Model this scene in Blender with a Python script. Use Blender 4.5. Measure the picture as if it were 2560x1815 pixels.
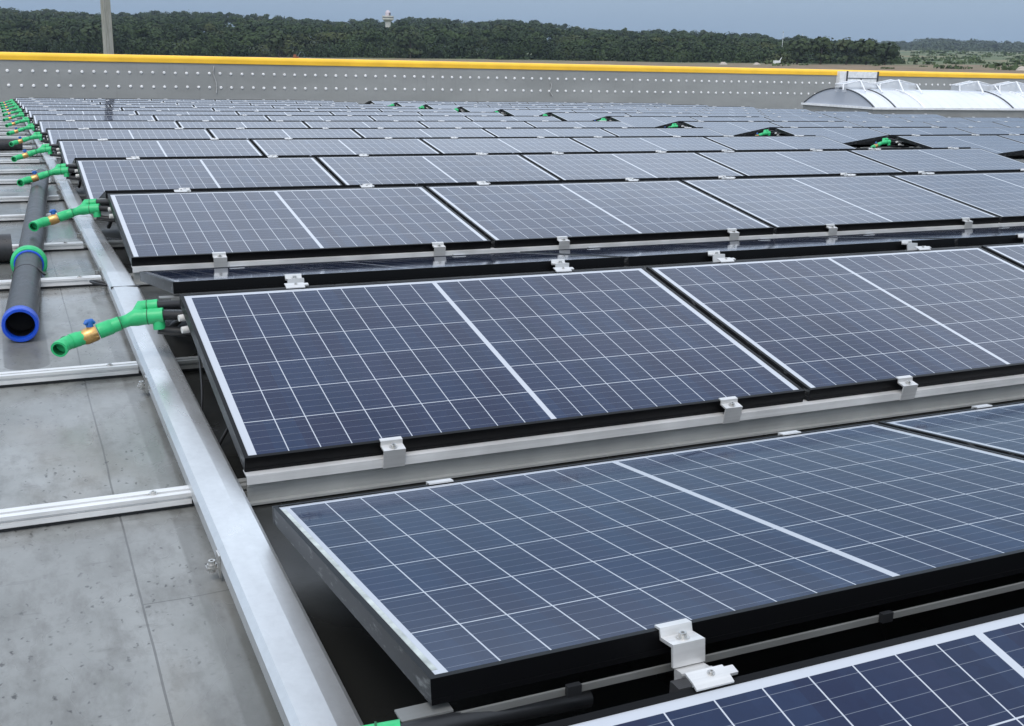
import bpy, math, random
import numpy as np
from mathutils import Vector, Matrix
R = math.radians
for o in list(bpy.data.objects):
    bpy.data.objects.remove(o)
S = bpy.context.scene
col = S.collection

# ------------------------------------------------------------------ camera
CAM = Vector((-0.47100, -2.54822, 1.05809))
cr = Vector((0.91069, -0.41240, 0.02374)); cu = Vector((0.08743, 0.24861, 0.96465)); cf = Vector((0.40373, 0.87642, -0.26247))
cd = bpy.data.cameras.new('camera'); cam = bpy.data.objects.new('camera', cd); col.objects.link(cam)
cam.matrix_world = Matrix(((cr.x, cu.x, -cf.x, CAM.x), (cr.y, cu.y, -cf.y, CAM.y), (cr.z, cu.z, -cf.z, CAM.z), (0, 0, 0, 1)))
cd.sensor_width = 36; cd.lens = 38.95; cd.clip_start = 0.02; cd.clip_end = 9000
S.camera = cam

# ------------------------------------------------------------------ sky, sun, exposure
SUN_EL, SUN_AZ = 58, 215            # azimuth measured from +y towards +x
W = bpy.data.worlds.new('World'); S.world = W; W.use_nodes = True
nt = W.node_tree; nt.nodes.clear()
def nn(t, kind, **kw):
    n = t.nodes.new(kind)
    for k, v in kw.items(): setattr(n, k, v)
    return n
sky = nn(nt, 'ShaderNodeTexSky', sky_type='NISHITA', sun_disc=False)
sky.sun_elevation = R(SUN_EL); sky.sun_rotation = R(SUN_AZ); sky.air_density = 1.5; sky.dust_density = 4.0; sky.ozone_density = 2.0
bg1 = nn(nt, 'ShaderNodeBackground'); bg1.inputs[1].default_value = 0.05
nt.links.new(sky.outputs[0], bg1.inputs[0])
tc = nn(nt, 'ShaderNodeTexCoord'); sep = nn(nt, 'ShaderNodeSeparateXYZ'); nt.links.new(tc.outputs['Generated'], sep.inputs[0])
ramp = nn(nt, 'ShaderNodeValToRGB'); nt.links.new(sep.outputs[2], ramp.inputs[0])
el = ramp.color_ramp.elements
def stops(cr_, L):
    while len(cr_.elements) > 1: cr_.elements.remove(cr_.elements[-1])
    cr_.elements[0].position = L[0][0]; cr_.elements[0].color = (*L[0][1], 1)
    for p, c in L[1:]:
        e = cr_.elements.new(p); e.color = (*c, 1)
stops(ramp.color_ramp, [(0.0, (.215, .325, .48)), (0.035, (.20, .31, .475)), (0.12, (.235, .345, .50)), (0.21, (.27, .37, .53)), (0.30, (.86, .98, 1.14)), (0.36, (1.16, 1.28, 1.43)), (0.46, (1.10, 1.20, 1.32)), (0.6, (.74, .83, .96)), (1.0, (.86, .91, .98))])  # bright band above the view, shaped to lift reflections on the far panels
cmap = nn(nt, 'ShaderNodeMapping'); cmap.inputs['Scale'].default_value = (1.5, 1.5, 5)
nt.links.new(tc.outputs['Generated'], cmap.inputs[0])
cno = nn(nt, 'ShaderNodeTexNoise'); cno.inputs['Scale'].default_value = 1.6; cno.inputs['Detail'].default_value = 5; cno.inputs['Roughness'].default_value = .55
nt.links.new(cmap.outputs[0], cno.inputs['Vector'])
cmr = nn(nt, 'ShaderNodeMapRange'); cmr.inputs[1].default_value = .3; cmr.inputs[2].default_value = .7; cmr.inputs[3].default_value = -.24; cmr.inputs[4].default_value = .24
nt.links.new(cno.outputs[0], cmr.inputs[0])
czr = nn(nt, 'ShaderNodeMapRange'); nt.links.new(sep.outputs[2], czr.inputs[0]); czr.inputs[1].default_value = .08; czr.inputs[2].default_value = .35; czr.inputs[3].default_value = .2; czr.inputs[4].default_value = 1.0
cmu = nn(nt, 'ShaderNodeMath', operation='MULTIPLY_ADD'); nt.links.new(cmr.outputs[0], cmu.inputs[0]); nt.links.new(czr.outputs[0], cmu.inputs[1]); cmu.inputs[2].default_value = 1.0
vm = nn(nt, 'ShaderNodeVectorMath', operation='SCALE'); nt.links.new(ramp.outputs[0], vm.inputs[0]); nt.links.new(cmu.outputs[0], vm.inputs['Scale'])
bg2 = nn(nt, 'ShaderNodeBackground'); bg2.inputs[1].default_value = 0.8; nt.links.new(vm.outputs[0], bg2.inputs[0])
add = nn(nt, 'ShaderNodeAddShader'); out = nn(nt, 'ShaderNodeOutputWorld')
nt.links.new(bg1.outputs[0], add.inputs[0]); nt.links.new(bg2.outputs[0], add.inputs[1]); nt.links.new(add.outputs[0], out.inputs[0])

sd = bpy.data.lights.new('sun', 'SUN'); so = bpy.data.objects.new('sun', sd); col.objects.link(so)
sd.energy = 0.9; sd.angle = R(20); sd.color = (1, .97, .93)
sdir = Vector((math.sin(R(SUN_AZ)) * math.cos(R(SUN_EL)), math.cos(R(SUN_AZ)) * math.cos(R(SUN_EL)), math.sin(R(SUN_EL))))
so.rotation_euler = sdir.to_track_quat('Z', 'Y').to_euler(); so.location = (0, 0, 30)
S.view_settings.view_transform = 'Standard'; S.view_settings.look = 'None'; S.view_settings.exposure = 0.3; S.view_settings.gamma = 1

# ------------------------------------------------------------------ helpers
rnd = random.Random(7)
class MB:
    """collects polygons and links them as one mesh object"""
    def __init__(s): s.v = []; s.f = []; s.m = []; s.sm = []
    def poly(s, pts, m=0, smooth=False):
        b = len(s.v); s.v += [tuple(p) for p in pts]; s.f.append(tuple(range(b, b + len(pts)))); s.m.append(m); s.sm.append(smooth)
    def quads(s, V, F, m=0, smooth=False):
        b = len(s.v); s.v += [tuple(p) for p in V]
        for f in F: s.f.append(tuple(i + b for i in f)); s.m.append(m); s.sm.append(smooth)
    def box(s, x0, x1, y0, y1, z0, z1, m=0, rot=None, org=(0, 0, 0)):
        V = [Vector((x, y, z)) for z in (z0, z1) for y in (y0, y1) for x in (x0, x1)]
        if rot is not None: V = [rot @ p + Vector(org) for p in V]
        s.quads(V, [(0, 2, 3, 1), (4, 5, 7, 6), (0, 1, 5, 4), (2, 6, 7, 3), (0, 4, 6, 2), (1, 3, 7, 5)], m)
    def prism_x(s, prof, x0, x1, m=0, zoff=None, smooth=False):
        """closed profile in (y,z), counter-clockwise seen from +x"""
        n = len(prof); V = [(x0, y, z) for y, z in prof] + [(x1, y, z) for y, z in prof]
        F = [(i, i + n, (i + 1) % n + n, (i + 1) % n)[::-1] for i in range(n)]
        s.quads(V, F, m, smooth); s.quads(V, [tuple(range(n))[::-1], tuple(range(n, 2 * n))], m)
    def tube(s, path, rad, n=14, m=0, cap=True, hole=0.0, hm=None):
        P = [Vector(p) for p in path]
        if not hasattr(rad, '__len__'): rad = [rad] * len(P)
        V = []; up = Vector((0, 0, 1))
        for i, p in enumerate(P):
            t = (P[min(i + 1, len(P) - 1)] - P[max(i - 1, 0)])
            if t.length < 1e-9: t = P[-1] - P[0]
            t.normalize()
            a = t.cross(up)
            if a.length < .05: a = t.cross(Vector((0, 1, 0)))
            a.normalize(); b = a.cross(t)
            for k in range(n):
                q = 2 * math.pi * k / n; V.append(p + (a * math.cos(q) + b * math.sin(q)) * rad[i])
        F = []
        for i in range(len(P) - 1):
            for k in range(n):
                F.append((i * n + k, i * n + (k + 1) % n, (i + 1) * n + (k + 1) % n, (i + 1) * n + k))
        s.quads(V, F, m, True)
        if cap:
            for i, sg in ((0, 1), (len(P) - 1, -1)):
                ring = V[i * n:(i + 1) * n]
                if hole and i == 0:
                    # open mouth: annulus plus an inner bore
                    c = P[0]; t = (P[1] - P[0]).normalized(); inn = [c + (q - c) * hole for q in ring]; deep = [q + t * rad[0] * 2.2 for q in inn]
                    for k in range(n):
                        k2 = (k + 1) % n
                        s.poly([ring[k2], ring[k], inn[k], inn[k2]], m)
                        s.poly([inn[k2], inn[k], deep[k], deep[k2]], m if hm is None else hm, True)
                    s.poly(deep[::-1], m if hm is None else hm)
                else:
                    s.poly(ring[::-1] if i == 0 else ring, m)
    def mesh(s, name):
        me = bpy.data.meshes.new(name); me.from_pydata(s.v, [], s.f); me.polygons.foreach_set('material_index', s.m); me.polygons.foreach_set('use_smooth', s.sm); me.update()
        return me
    def build(s, name, mat, parent=None, loc=None):
        me = s.mesh(name)
        for mm in (mat if isinstance(mat, (list, tuple)) else [mat]): me.materials.append(mm)
        return link(name, me, parent, loc)
def link(name, me, parent=None, loc=None):
    o = bpy.data.objects.new(name, me); col.objects.link(o)
    if parent is not None: o.parent = parent
    if loc is not None: o.location = loc
    return o
def empty(name, loc=(0, 0, 0)):
    o = bpy.data.objects.new(name, None); o.empty_display_size = .1; col.objects.link(o); o.location = loc; return o
def tag(o, label=None, cat=None, group=None, kind=None):
    if label: o['label'] = label
    if cat: o['category'] = cat
    if group: o['group'] = group
    if kind: o['kind'] = kind
    return o
KIDS = {}
def kids(o):
    return [c for c in o.children]
def copy_tree(o, parent=None):
    c = o.copy(); col.objects.link(c); c.parent = parent
    for ch in list(o.children): copy_tree(ch, c)
    return c
ORD = ['first', 'second', 'third', 'fourth', 'fifth', 'sixth', 'seventh', 'eighth', 'ninth', 'tenth', 'eleventh', 'twelfth', 'thirteenth', 'fourteenth', 'fifteenth', 'sixteenth']

# ------------------------------------------------------------------ materials
class NB:
    """small node-graph builder"""
    def __init__(s, name):
        s.mat = bpy.data.materials.new(name); s.mat.use_nodes = True; s.t = s.mat.node_tree; s.t.nodes.clear()
        s.bsdf = s.n('ShaderNodeBsdfPrincipled'); o = s.n('ShaderNodeOutputMaterial'); s.l(s.bsdf.outputs[0], o.inputs[0])
    def n(s, kind, **kw): return nn(s.t, kind, **kw)
    def l(s, a, b): s.t.links.new(a, b)
    def put(s, sock, v):
        if isinstance(v, bpy.types.NodeSocket): s.l(v, sock)
        elif isinstance(v, (tuple, list)): sock.default_value = (*v, 1) if len(v) == 3 and len(sock.default_value) == 4 else v
        else: sock.default_value = v
    def math(s, op, a, b=0.0, c=None):
        n = s.n('ShaderNodeMath', operation=op); s.put(n.inputs[0], a); s.put(n.inputs[1], b)
        if c is not None: s.put(n.inputs[2], c)
        return n.outputs[0]
    def mix(s, f, a, b):
        n = s.n('ShaderNodeMix', data_type='RGBA'); s.put(n.inputs[0], f); s.put(n.inputs[6], a); s.put(n.inputs[7], b); return n.outputs[2]
    def noise(s, vec, scale, detail=4, rough=.55):
        n = s.n('ShaderNodeTexNoise'); s.put(n.inputs['Vector'], vec); n.inputs['Scale'].default_value = scale; n.inputs['Detail'].default_value = detail; n.inputs['Roughness'].default_value = rough; return n.outputs[0]
    def rng(s, v, a, b, c=0.0, d=1.0):
        n = s.n('ShaderNodeMapRange'); s.put(n.inputs[0], v)
        for i, q in enumerate((a, b, c, d)): n.inputs[i + 1].default_value = q
        return n.outputs[0]
    def obj(s): return s.n('ShaderNodeTexCoord').outputs['Object']
    def pos(s): return s.n('ShaderNodeNewGeometry').outputs['Position']
    def scale(s, vec, sc):
        n = s.n('ShaderNodeMapping'); s.l(vec, n.inputs[0]); n.inputs['Scale'].default_value = sc; return n.outputs[0]
    def xyz(s, vec):
        n = s.n('ShaderNodeSeparateXYZ'); s.l(vec, n.inputs[0]); return n.outputs
    def bump(s, h, strength=.2, dist=.01):
        n = s.n('ShaderNodeBump'); s.put(n.inputs['Height'], h); n.inputs['Strength'].default_value = strength; n.inputs['Distance'].default_value = dist; s.l(n.outputs[0], s.bsdf.inputs['Normal'])
    def set(s, **kw):
        for k, v in kw.items(): s.put(s.bsdf.inputs[k.replace('_', ' ')], v)
        return s.mat
def plain(name, color, rough=.5, metal=0.0, var=.12, nscale=9.0, **kw):
    b = NB(name); f = b.rng(b.noise(b.pos(), nscale), .3, .7, 1 - var, 1 + var)
    m = b.n('ShaderNodeVectorMath', operation='SCALE'); b.put(m.inputs[0], color); b.put(m.inputs['Scale'], f)
    r = b.rng(b.noise(b.pos(), nscale * 2.3), .3, .7, max(0.02, rough - .08), min(1, rough + .08))
    b.set(Base_Color=m.outputs[0], Roughness=r, Metallic=metal, **kw); return b.mat

PL, PW = 1.68, 1.0                     # module length and width
def make_cell_mat():
    b = NB('solar_cells'); x, y, z = b.xyz(b.obj())
    cw = .0802; rh = .1600
    xa = b.math('SUBTRACT', b.math('ABSOLUTE', b.math('SUBTRACT', x, PL / 2)), .007)
    cx = b.math('DIVIDE', xa, cw); fx = b.math('FRACT', cx)
    yb = b.math('DIVIDE', b.math('SUBTRACT', y, .013), rh); fy = b.math('FRACT', yb)
    vline = b.math('GREATER_THAN', b.math('ABSOLUTE', b.math('SUBTRACT', fx, .5)), .5 - .0013 / cw)
    hline = b.math('GREATER_THAN', b.math('ABSOLUTE', b.math('SUBTRACT', fy, .5)), .5 - .0014 / rh)
    outx = b.math('MAXIMUM', b.math('LESS_THAN', xa, 0), b.math('GREATER_THAN', xa, cw * 10))
    outy = b.math('MAXIMUM', b.math('LESS_THAN', yb, 0), b.math('GREATER_THAN', yb, 6))
    white = b.math('MAXIMUM', b.math('MAXIMUM', vline, hline), b.math('MAXIMUM', outx, outy))
    fb = b.math('FRACT', b.math('MULTIPLY', fy, 5))
    bus = b.math('LESS_THAN', b.math('ABSOLUTE', b.math('SUBTRACT', fb, .5)), .0009 / rh * 5 * .5)
    # every cell has its own crystal tone
    cid = b.n('ShaderNodeCombineXYZ'); b.l(b.math('FLOOR', b.math('DIVIDE', x, cw)), cid.inputs[0]); b.l(b.math('FLOOR', yb), cid.inputs[1])
    oi = b.n('ShaderNodeObjectInfo'); b.l(b.math('MULTIPLY', oi.outputs['Random'], 97.0), cid.inputs[2])
    wn = b.n('ShaderNodeTexWhiteNoise', noise_dimensions='3D'); b.l(cid.outputs[0], wn.inputs[0])
    vo = b.n('ShaderNodeTexVoronoi'); b.l(b.obj(), vo.inputs['Vector']); vo.inputs['Scale'].default_value = 70
    vs = b.xyz(vo.outputs['Color'])[0]
    tone = b.math('ADD', b.math('MULTIPLY', wn.outputs[0], .75), b.math('MULTIPLY', vs, .25))
    cell = b.mix(tone, (.0045, .012, .041), (.0105, .026, .070))
    hue = b.mix(b.math('MULTIPLY', b.xyz(wn.outputs[1])[1], .5), cell, (.010, .012, .042))
    c1 = b.mix(b.math('MULTIPLY', bus, .55), hue, (.26, .29, .34))
    c2 = b.mix(white, c1, (.46, .49, .54))
    wet = b.noise(b.obj(), 6, 5)
    b.set(Base_Color=c2, Roughness=b.rng(wet, .3, .7, .03, .075), IOR=1.36)
    b.bsdf.inputs['Specular IOR Level'].default_value = .5
    dv = b.n('ShaderNodeTexVoronoi'); b.l(b.obj(), dv.inputs['Vector']); dv.inputs['Scale'].default_value = 85
    drop = b.math('MULTIPLY', b.rng(dv.outputs['Distance'], .15, .38, 1, 0), b.rng(b.noise(b.scale(b.obj(), (1.6, 4, 1)), 1.5, 4), .56, .64, 0, 1))
    b.bump(drop, .05, .0012)
    return b.mat
M = {}
M['cells'] = make_cell_mat()
M['backsheet'] = plain('backsheet', (.03, .03, .032), .6)
def make_frame_mat():
    b = NB('black_anodised'); p = b.obj()
    s1 = b.noise(b.scale(p, (60, 14, 60)), 1.0, 6, .7)
    sc = b.rng(s1, .56, .66, 0, .9)
    g = b.n('ShaderNodeNewGeometry'); nx = b.math('ABSOLUTE', b.xyz(b.n('ShaderNodeTexCoord').outputs['Normal'])[0])
    side = b.math('GREATER_THAN', nx, .6)
    end_grey = b.rng(b.noise(p, 5, 4), .3, .7, .15, .45)
    c = b.mix(b.math('MULTIPLY', side, end_grey), (.0035, .0036, .0042), (.05, .053, .057))  # short end faces mixed unevenly greyer than the long ones
    c = b.mix(b.math('MULTIPLY', b.math('MULTIPLY', sc, side), .5), c, (.30, .31, .31))
    return b.set(Base_Color=c, Roughness=.34, Specular_IOR_Level=.12)
M['frame'] = make_frame_mat()
def make_alu(name, c, rough, met, streak=(1, 40, 40)):
    b = NB(name); p = b.pos(); s = b.noise(b.scale(p, streak), 3.0, 5, .6)
    blot = b.noise(p, 7, 5)
    k = b.math('ADD', b.rng(s, .3, .7, -.08, .08), b.rng(blot, .3, .7, .88, 1.06))
    m = b.n('ShaderNodeVectorMath', operation='SCALE'); b.put(m.inputs[0], c); b.put(m.inputs['Scale'], k)
    return b.set(Base_Color=m.outputs[0], Roughness=b.rng(blot, .3, .7, rough - .08, rough + .1), Metallic=met)
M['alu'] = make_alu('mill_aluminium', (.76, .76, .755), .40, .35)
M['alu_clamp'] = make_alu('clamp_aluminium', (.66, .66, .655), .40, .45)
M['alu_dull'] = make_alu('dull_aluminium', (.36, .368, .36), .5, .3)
def make_galv():
    b = NB('galvanised_steel'); p = b.pos()
    vo = b.n('ShaderNodeTexVoronoi'); b.l(b.scale(p, (45, 22, 45)), vo.inputs['Vector']); vo.inputs['Scale'].default_value = 1.2
    sp = b.xyz(vo.outputs['Color'])[0]
    big = b.noise(b.scale(p, (3, 1.1, 3)), 1.4, 5, .6); fine = b.noise(p, 60, 3)
    k = b.math('ADD', b.math('ADD', b.rng(big, .3, .7, .86, 1.0), b.math('MULTIPLY', sp, .035)), b.rng(fine, .3, .7, -.03, .03))
    m = b.n('ShaderNodeVectorMath', operation='SCALE'); b.put(m.inputs[0], (.70, .72, .735)); b.put(m.inputs['Scale'], k)
    return b.set(Base_Color=m.outputs[0], Metallic=.7, Roughness=b.rng(big, .35, .65, .42, .22))
M['galv'] = make_galv()
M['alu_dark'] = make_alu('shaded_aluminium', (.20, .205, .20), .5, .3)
M['steel'] = plain('bolt_steel', (.55, .54, .52), .3, .9)
M['green'] = plain('green_polypropylene', (.03, .47, .17), .42, 0, .10, 40)
M['green_in'] = plain('green_bore', (.008, .12, .04), .5)
M['brass'] = plain('brass', (.62, .38, .14), .35, .75, .2, 60)
M['blue_handle'] = plain('blue_handle', (.02, .12, .42), .4)
M['hose'] = plain('black_rubber', (.014, .015, .017), .45)
M['white_plastic'] = plain('white_plastic', (.72, .72, .70), .4)
M['blue'] = plain('blue_pipe_cap', (.008, .065, .50), .35, 0, .1, 20)
M['dark_in'] = plain('pipe_bore', (.006, .006, .008), .7)
def make_pipe():
    b = NB('black_pipe'); p = b.pos(); n1 = b.noise(p, 9, 6, .65); dr = b.n('ShaderNodeTexVoronoi'); b.l(p, dr.inputs['Vector']); dr.inputs['Scale'].default_value = 75
    spot = b.rng(dr.outputs['Distance'], .18, .30, 1, 0)
    msk = b.math('MULTIPLY', spot, b.rng(b.noise(p, 4, 3), .5, .62, 0, .8))
    c = b.mix(b.rng(n1, .3, .7, 0, 1), (.015, .0155, .017), (.042, .043, .047)); c = b.mix(msk, c, (.015, .015, .017))
    b.set(Base_Color=c, Roughness=b.math('SUBTRACT', b.rng(n1, .3, .7, .34, .5), b.math('MULTIPLY', msk, .3))); b.bump(n1, .25, .004); return b.mat
M['pipe'] = make_pipe()
def make_roof():
    b = NB('grey_roof_membrane'); p = b.pos(); x, y, z = b.xyz(p)
    n1 = b.noise(b.scale(p, (1, .8, 1)), 2.2, 6, .6); n2 = b.noise(b.scale(p, (5, 2.2, 1)), 3.0, 6, .7); n3 = b.noise(p, 26, 5, .7)
    c = b.mix(b.rng(n1, .3, .7), (.140, .145, .138), (.298, .308, .305))
    c = b.mix(b.rng(n2, .46, .66, 0, .7), c, (.125, .125, .118)); c = b.mix(b.rng(b.noise(b.scale(p, (9, 30, 1)), 1.0, 5, .65), .60, .74, 0, .55), c, (.10, .10, .096))
    n4 = b.noise(b.scale(p, (1, .5, 1)), 3.6, 5, .65)
    c = b.mix(b.rng(n4, .54, .7, 0, .5), c, (.14, .15, .132)); c = b.mix(b.rng(b.noise(b.scale(p, (1.2, .6, 1)), 2.0, 4), .55, .72, 0, .5), c, (.20, .18, .145))
    c = b.mix(b.rng(n3, .64, .72, 0, .6), c, (.10, .10, .098))
    warp = b.n('ShaderNodeVectorMath', operation='ADD'); wn_ = b.n('ShaderNodeTexNoise'); b.l(p, wn_.inputs['Vector']); wn_.inputs['Scale'].default_value = 60
    wsc = b.n('ShaderNodeVectorMath', operation='SCALE'); b.l(wn_.outputs['Color'], wsc.inputs[0]); wsc.inputs['Scale'].default_value = .022
    b.l(b.scale(p, (1, .5, 1)), warp.inputs[0]); b.l(wsc.outputs[0], warp.inputs[1])
    vo = b.n('ShaderNodeTexVoronoi'); b.l(warp.outputs[0], vo.inputs['Vector']); vo.inputs['Scale'].default_value = 60
    pick = b.math('GREATER_THAN', b.xyz(vo.outputs['Color'])[0], .42)
    speck = b.math('MULTIPLY', b.math('MULTIPLY', pick, b.rng(vo.outputs['Distance'], .10, .26, 1, 0)), b.rng(b.noise(p, 2.6, 4), .40, .55, .15, .9))
    c = b.mix(speck, c, (.04, .04, .04))
    # welded seams of the membrane sheets (along y) and cross laps
    wob = b.math('MULTIPLY', b.math('SUBTRACT', b.noise(p, 3, 2), .5), .012)
    xs = b.math('ADD', x, wob)
    fr = b.math('ABSOLUTE', b.math('SUBTRACT', b.math('FRACT', b.math('DIVIDE', b.math('ADD', xs, .29 + .75), 1.5)), .5))
    seam = b.math('LESS_THAN', fr, .0022 / 1.5)
    ys = b.math('ADD', y, b.math('MULTIPLY', wob, 2))
    fr2 = b.math('ABSOLUTE', b.math('SUBTRACT', b.math('FRACT', b.math('DIVIDE', b.math('ADD', ys, .40 + .9), 1.8)), .5))
    seam2 = b.math('MULTIPLY', b.math('LESS_THAN', fr2, .0016 / 1.8), b.math('GREATER_THAN', x, -.29))
    c = b.mix(b.math('MULTIPLY', b.math('MAXIMUM', seam, seam2), .6), c, (.05, .05, .05))
    # capped pipe's reflection in the wet roof, painted as a rounded dark patch
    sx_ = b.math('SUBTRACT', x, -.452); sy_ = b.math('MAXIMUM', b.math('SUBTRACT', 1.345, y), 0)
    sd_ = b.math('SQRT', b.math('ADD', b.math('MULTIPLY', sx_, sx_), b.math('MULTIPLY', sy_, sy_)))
    pipe_refl = b.math('MULTIPLY', b.rng(b.math('ADD', sd_, b.math('MULTIPLY', wob, .6)), .068, .074, 1, 0), b.math('LESS_THAN', y, 6.5))
    c = b.mix(b.math('MULTIPLY', pipe_refl, .62), c, (.075, .075, .07))
    # dark wet strip of sealant beside the duct
    strip = b.math('MULTIPLY', b.rng(xs, -.182, -.176), b.rng(xs, -.150, -.142, 1, .7)); strip = b.math('MULTIPLY', strip, b.rng(n4, .35, .6, 1, .45))
    c = b.mix(b.math('MULTIPLY', strip, .62), c, (.075, .075, .068))
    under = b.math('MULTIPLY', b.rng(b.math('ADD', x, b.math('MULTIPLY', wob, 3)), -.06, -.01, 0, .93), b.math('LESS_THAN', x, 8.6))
    c = b.mix(under, c, (.010, .0105, .010))  # shade below the panels painted into the membrane colour, nearly black
    wet = b.noise(b.scale(p, (1, .7, 1)), 2.7, 4, .5)
    b.set(Base_Color=c, Roughness=b.rng(wet, .38, .62, .16, .42)); b.bsdf.inputs['Specular IOR Level'].default_value = .5
    b.bump(b.math('ADD', n3, b.math('MULTIPLY', n2, .6)), .12, .004)
    return b.mat
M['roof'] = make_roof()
def make_wall():
    b = NB('grey_wall_membrane'); p = b.pos(); n1 = b.noise(b.scale(p, (.35, 1, 1.0)), 1.6, 6, .6); n2 = b.noise(b.scale(p, (6, 1, .5)), 2, 5, .6)
    c = b.mix(b.rng(n1, .3, .7), (.265, .27, .262), (.325, .33, .322)); c = b.mix(b.rng(n2, .55, .8, 0, .3), c, (.17, .17, .165))
    return b.set(Base_Color=c, Roughness=.6)
M['wall'] = make_wall()
M['yellow'] = plain('yellow_coping', (.97, .56, .035), .4, 0, .09, 1.4)
M['cap_white'] = plain('fastener_white', (.82, .82, .82), .35)
M['concrete'] = plain('wall_concrete', (.28, .28, .27), .8, 0, .2, 2)
def make_pole():
    b = NB('weathered_pole'); p = b.pos(); n1 = b.noise(b.scale(p, (6, 6, .5)), 2.0, 6, .65); n2 = b.noise(b.scale(p, (10, 10, 2)), 1.5, 5)
    c = b.mix(b.rng(n1, .3, .7), (.24, .235, .20), (.42, .41, .37)); c = b.mix(b.rng(n2, .5, .75, 0, .5), c, (.14, .15, .10))
    return b.set(Base_Color=c, Roughness=.85)
M['pole'] = make_pole()
def make_translucent(name, c, t):
    b = NB(name); n1 = b.noise(b.scale(b.pos(), (1, 1, 1)), .9, 4)
    cc = b.mix(b.rng(n1, .3, .7), tuple(q * .94 for q in c), c)
    return b.set(Base_Color=cc, Roughness=.28, Transmission_Weight=0.0, Specular_IOR_Level=.5)
M['opal'] = make_translucent('opal_polycarbonate', (.70, .725, .77), .2)
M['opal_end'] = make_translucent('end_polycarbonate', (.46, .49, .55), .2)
def make_clear():
    b = NB('clear_polycarbonate'); b.set(Base_Color=(.80, .83, .87), Roughness=.15, Alpha=.42); return b.mat
M['clear'] = make_clear()
M['rib'] = plain('rib_dark', (.05, .055, .065), .4)
M['white_metal'] = plain('white_metal', (.80, .81, .82), .4)
M['curb'] = plain('curb_membrane', (.25, .25, .24), .55, 0, .15, 1.5)
def make_foliage(name, lo, hi, sc, third=None):
    b = NB(name); p = b.pos(); n1 = b.noise(p, sc, 3, .6); n2 = b.noise(p, sc * 9, 2)
    f = b.math('ADD', b.rng(n1, .3, .7, 0, .7), b.rng(n2, .3, .7, 0, .3))
    ta = b.n('ShaderNodeAttribute'); ta.attribute_name = 'tint'
    f = b.math('ADD', b.math('MULTIPLY', f, .38), b.math('MULTIPLY', ta.outputs['Fac'], .62))
    c = b.mix(f, lo, hi)
    if third:
        n3 = b.noise(p, sc * .6, 2); c = b.mix(b.rng(n3, .56, .68, 0, .7), c, third)
    b.set(Base_Color=c, Roughness=.8); b.bsdf.inputs['Specular IOR Level'].default_value = .15
    return b.mat
M['leaf'] = make_foliage('leaf_dark', (.011, .022, .010), (.046, .072, .026), .05, (.068, .078, .03))
M['leaf_far'] = make_foliage('leaf_far', (.032, .048, .03), (.06, .08, .048), .02)
M['leaf_tree'] = make_foliage('leaf_tree', (.026, .042, .021), (.058, .08, .034), .1, (.085, .092, .042))
M['bark'] = plain('bark', (.07, .055, .04), .9)
def make_ground():
    b = NB('field'); p = b.pos(); n1 = b.noise(b.scale(p, (1, 2.2, 1)), .014, 6, .6); n2 = b.noise(b.scale(p, (1, 3, 1)), .05, 5, .6); n3 = b.noise(p, .25, 4, .65)
    c = b.mix(b.rng(n1, .48, .62), (.06, .095, .036), (.20, .165, .09))
    c = b.mix(b.rng(n2, .5, .66, 0, .8), c, (.075, .10, .04)); c = b.mix(b.rng(n3, .56, .75, 0, .6), c, (.27, .21, .13))
    dist = b.n('ShaderNodeVectorMath', operation='LENGTH'); b.l(p, dist.inputs[0]); dd = b.math('ADD', dist.outputs['Value'], b.math('MULTIPLY', b.math('SUBTRACT', n1, .5), 420))
    soil = b.math('MULTIPLY', b.rng(dd, 225, 250), b.rng(dd, 385, 405, 1, 0))
    c = b.mix(b.math('MULTIPLY', soil, .85), c, b.mix(b.rng(n3, .35, .65), (.13, .085, .05), (.24, .165, .105)))
    return b.set(Base_Color=c, Roughness=.95)
M['ground'] = make_ground()

# ------------------------------------------------------------------ roof surface profile along y
KY = [-9, -1.32, 0, 2.4, 4.8, 7.2, 9.6, 12, 14.4, 16.8, 33.5]; KZ = [-.36, -.061, 0, .088, .045, .012, -.04, -.09, -.135, -.185, -.54]
def zr(y): return float(np.interp(y, KY, KZ))
mb = MB(); X0, X1 = -14, 70
xs = [X0, -2, 0, 3, 8, 15, 25, 40, X1]
for i in range(len(KY) - 1):
    for j in range(len(xs) - 1):
        mb.poly([(xs[j], KY[i], KZ[i]), (xs[j + 1], KY[i], KZ[i]), (xs[j + 1], KY[i + 1], KZ[i + 1]), (xs[j], KY[i + 1], KZ[i + 1])])
mb.box(X0, X1, -9, 33.5, -1.0, -.62)
mb.box(X0, X0 + .3, -9, 33.5, -9, -1.01); mb.box(X1 - .3, X1, -9, 33.5, -9, -1.01); mb.box(X0 + .31, X1 - .31, -9, -8.7, -9, -1.01)
tag(mb.build('flat_roof', M['roof']), kind='structure')

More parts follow.
